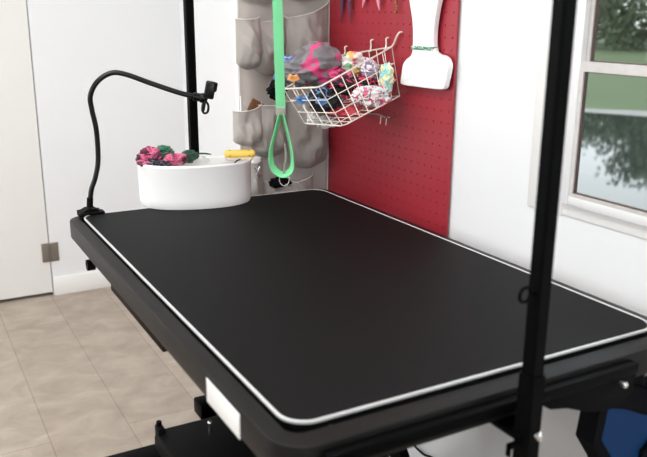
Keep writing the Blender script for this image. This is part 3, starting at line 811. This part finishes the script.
pocket(.496,.645, .812,.818, .705, .034, .010, 8, .012)
pocket(.432,.556, 1.45,1.45, 1.275, .022, .012, 9, .004)
pocket(.556,.688, 1.45,1.46, 1.285, .022, .012, 10, .004)
bm = B(); sweep(bm, [(.6885,1.1425,1.75),(.6885,1.1425,.69)], sq(.004,.003)); obj('binding', bm, 'seam', og)
bm = B(); sweep(bm, [(.4335,1.1425,1.75),(.4335,1.1425,.69)], sq(.004,.003)); obj('binding', bm, 'seam', og)
# things in the pockets
bm = B(); add_box(bm, (.468,1.128,1.010), (.034,.005,.034), rot=Matrix.Rotation(.5,3,'Y'), bev=.001); mb = obj('wooden_block', bm, 'wood'); tag(mb, 'brown wooden comb block tilted in the middle row pocket', 'block')
bm = B(); rod(bm, (.428,1.125,.985), (.425,1.12,1.040), .0028); tag(obj('white_stick', bm, 'paddle'), 'white plastic stick standing in the left middle pocket', 'stick')
bm = B(); add_box(bm, (.468,1.128,.874), (.022,.012,.020), rot=Matrix.Rotation(.2,3,'Y'), bev=.003); tag(obj('white_box', bm, 'paddle'), 'small white box in the low left pocket above the pail', 'box')
ck = thing('nail_clipper', 'small chrome clipper in front of the low left pocket', 'clipper', (.465,1.112,.842))
bm = B(); tube(bm, smooth_path([(.455,1.110,.858),(.462,1.107,.848),(.461,1.107,.838),(.468,1.108,.832)], 5), .0022, 8); obj('jaw', bm, 'chrome', ck)
bm = B(); tube(bm, smooth_path([(.470,1.110,.858),(.464,1.108,.848),(.468,1.108,.838),(.474,1.110,.834)], 5), .0020, 8); obj('lever', bm, 'chrome', ck)
crumple('black_pouch', (.535,1.124,.808), (.030,.011,.014), M['blackcloth'], 'black cloth pouch showing in the bottom organizer pocket', 'pouch', seed=41)

# ------------------------------------------------------------------ blue bag hanging under the near right corner
bg = thing('hanging_bag', 'blue nylon bag with black flap hanging under the near right table corner', 'bag', (.62,.03,.5))
bm = B(); prism(bm, [(.512,.690),(.505,.640),(.535,.600),(.55,.55),(.55,.47),(.69,.47),(.69,.695)], 1, 0, .03, .006); obj('bag_body', bm, 'blue', bg, auto=50)
bm = B(); prism(bm, [(.504,.704),(.513,.693),(.548,.682),(.59,.662),(.64,.646),(.69,.638),(.69,.698),(.60,.700),(.55,.722),(.504,.742)], 1, -.006, .034, .003); obj('flap', bm, 'blackcloth', bg, auto=50)
bm = B(); sweep(bm, [(.506,.014,.700),(.498,.014,.640),(.528,.014,.598),(.543,.014,.55),(.545,.014,.47)], sq(.034,.017), up=(1,0,0)); obj('piping', bm, 'blackcloth', bg)
bm = B(); prism(bm, [(.600,.47),(.598,.597),(.615,.612),(.69,.608),(.69,.47)], 1, -.008, .0005, .003); obj('front_pocket', bm, 'blackcloth', bg)
# wide carrying ring through which the wall shows
bm = B(); c_ = (.601,.006,.717)
sweep(bm, [(c_[0]+.027*math.cos(a*PI/16), c_[1], c_[2]+.027*math.sin(a*PI/16)) for a in range(32)], sq(.030,.010,.002), True, up=(0,1,0)); obj('handle', bm, 'blackcloth', bg)
bm = B(); tube(bm, smooth_path([(.585,.006,.752),(.590,.006,.738),(.60,.006,.734),(.606,.006,.744),(.60,.006,.755)], 5, True), .003, 8, True); tag(obj('hook_clip', bm, 'violet'), 'violet clip holding the blue bag under the table corner', 'clip')
# power cord on the wall under the table
bm = B(); tube(bm, smooth_path([(.672,.80,.55),(.675,.79,.36),(.688,.71,.225),(.689,.66,.205),(.688,.60,.21),(.688,.52,.12),(.680,.45,.02),(.672,.30,.004)], 8), .0028, 8)
tag(obj('power_cord', bm, 'blackplastic'), 'thin black power cord against the wall below the table', 'cord')

# ------------------------------------------------------------------ lights
def area(name, loc, rot, sx, sy, e, col=(1,1,1), spread=PI):
    l = bpy.data.lights.new(name, 'AREA'); l.shape = 'RECTANGLE'; l.size = sx; l.size_y = sy; l.energy = e; l.color = col; l.spread = spread
    o = bpy.data.objects.new(name, l); C.objects.link(o); o.location = loc; o.rotation_euler = rot; return o
# ceiling fixtures: housing + area lamp just below; second added to brighten back wall
for (x, y, e_, lb) in ((-.45,.30,25,'white ceiling light panel above the near end of the table, out of the picture'), (-1.0,1.75,15,'added white ceiling light panel brightening the back wall, out of the picture')):
    cl = thing('ceiling_light', lb, 'light', (x,y,ZC-.05))
    bm = B(); mm(bm, (x-.33,y-.6,ZC-.045), (x+.33,y+.6,ZC), bev=.004); obj('housing', bm, 'trim', cl)
    bm = B(); mm(bm, (x-.30,y-.57,ZC-.050), (x+.30,y+.57,ZC-.0452)); obj('diffuser', bm, 'vinyl', cl)
    area('ceiling_lamp', (x,y,ZC-.06), (0,0,0), .6, 1.1, e_, (1,.995,.985))
area('front_fill_light', ((FX0+FX1)/2,YF+.02,(FZ0+FZ1)/2), (math.radians(90),0,0), 1.9, 1.15, 24, (.97,.985,1))  # added fill lamp, lifts organizer and back wall from behind the camera
area('window_daylight', (XL+.02,(LY0+LY1)/2,(LZ0+LZ1)/2), (0,math.radians(-90),0), 1.15, 1.75, 28, (.97,.985,1))

w = bpy.data.worlds.new('World'); S.world = w; w.use_nodes = True
nt = w.node_tree; bgn = nt.nodes['Background']
sk = nt.nodes.new('ShaderNodeTexCoord'); n = nt.nodes.new('ShaderNodeTexNoise'); n.inputs['Scale'].default_value = 3; n.inputs['Detail'].default_value = 6
nt.links.new(sk.outputs['Generated'], n.inputs['Vector'])
r = nt.nodes.new('ShaderNodeValToRGB'); r.color_ramp.elements[0].position = .35; r.color_ramp.elements[1].position = .65
r.color_ramp.elements[0].color = (.80,.88,1,1); r.color_ramp.elements[1].color = (1,1,1,1)
nt.links.new(n.outputs['Fac'], r.inputs[0]); nt.links.new(r.outputs[0], bgn.inputs['Color']); bgn.inputs['Strength'].default_value = 2.8

# ------------------------------------------------------------------ camera
cam = bpy.data.cameras.new('camera'); co = bpy.data.objects.new('camera', cam); C.objects.link(co); S.camera = co
d = V(.4693,.8412,-.2684).normalized(); r = V(.8742,-.4855,.007); r = (r-d*r.dot(d)).normalized(); u = r.cross(d)
m4 = Matrix(((r.x,u.x,-d.x,-.3392),(r.y,u.y,-d.y,-.6798),(r.z,u.z,-d.z,1.2397),(0,0,0,1)))
co.matrix_world = m4
cam.sensor_width = 36; cam.lens = 770.69*36/647; cam.clip_start = .02; cam.clip_end = 300
cam.dof.use_dof = True; cam.dof.focus_distance = 1.75; cam.dof.aperture_fstop = 5.6

S.view_settings.view_transform = 'Standard'; S.view_settings.look = 'None'
S.view_settings.exposure = -0.05; S.view_settings.gamma = 1; S.view_settings.use_curve_mapping = False
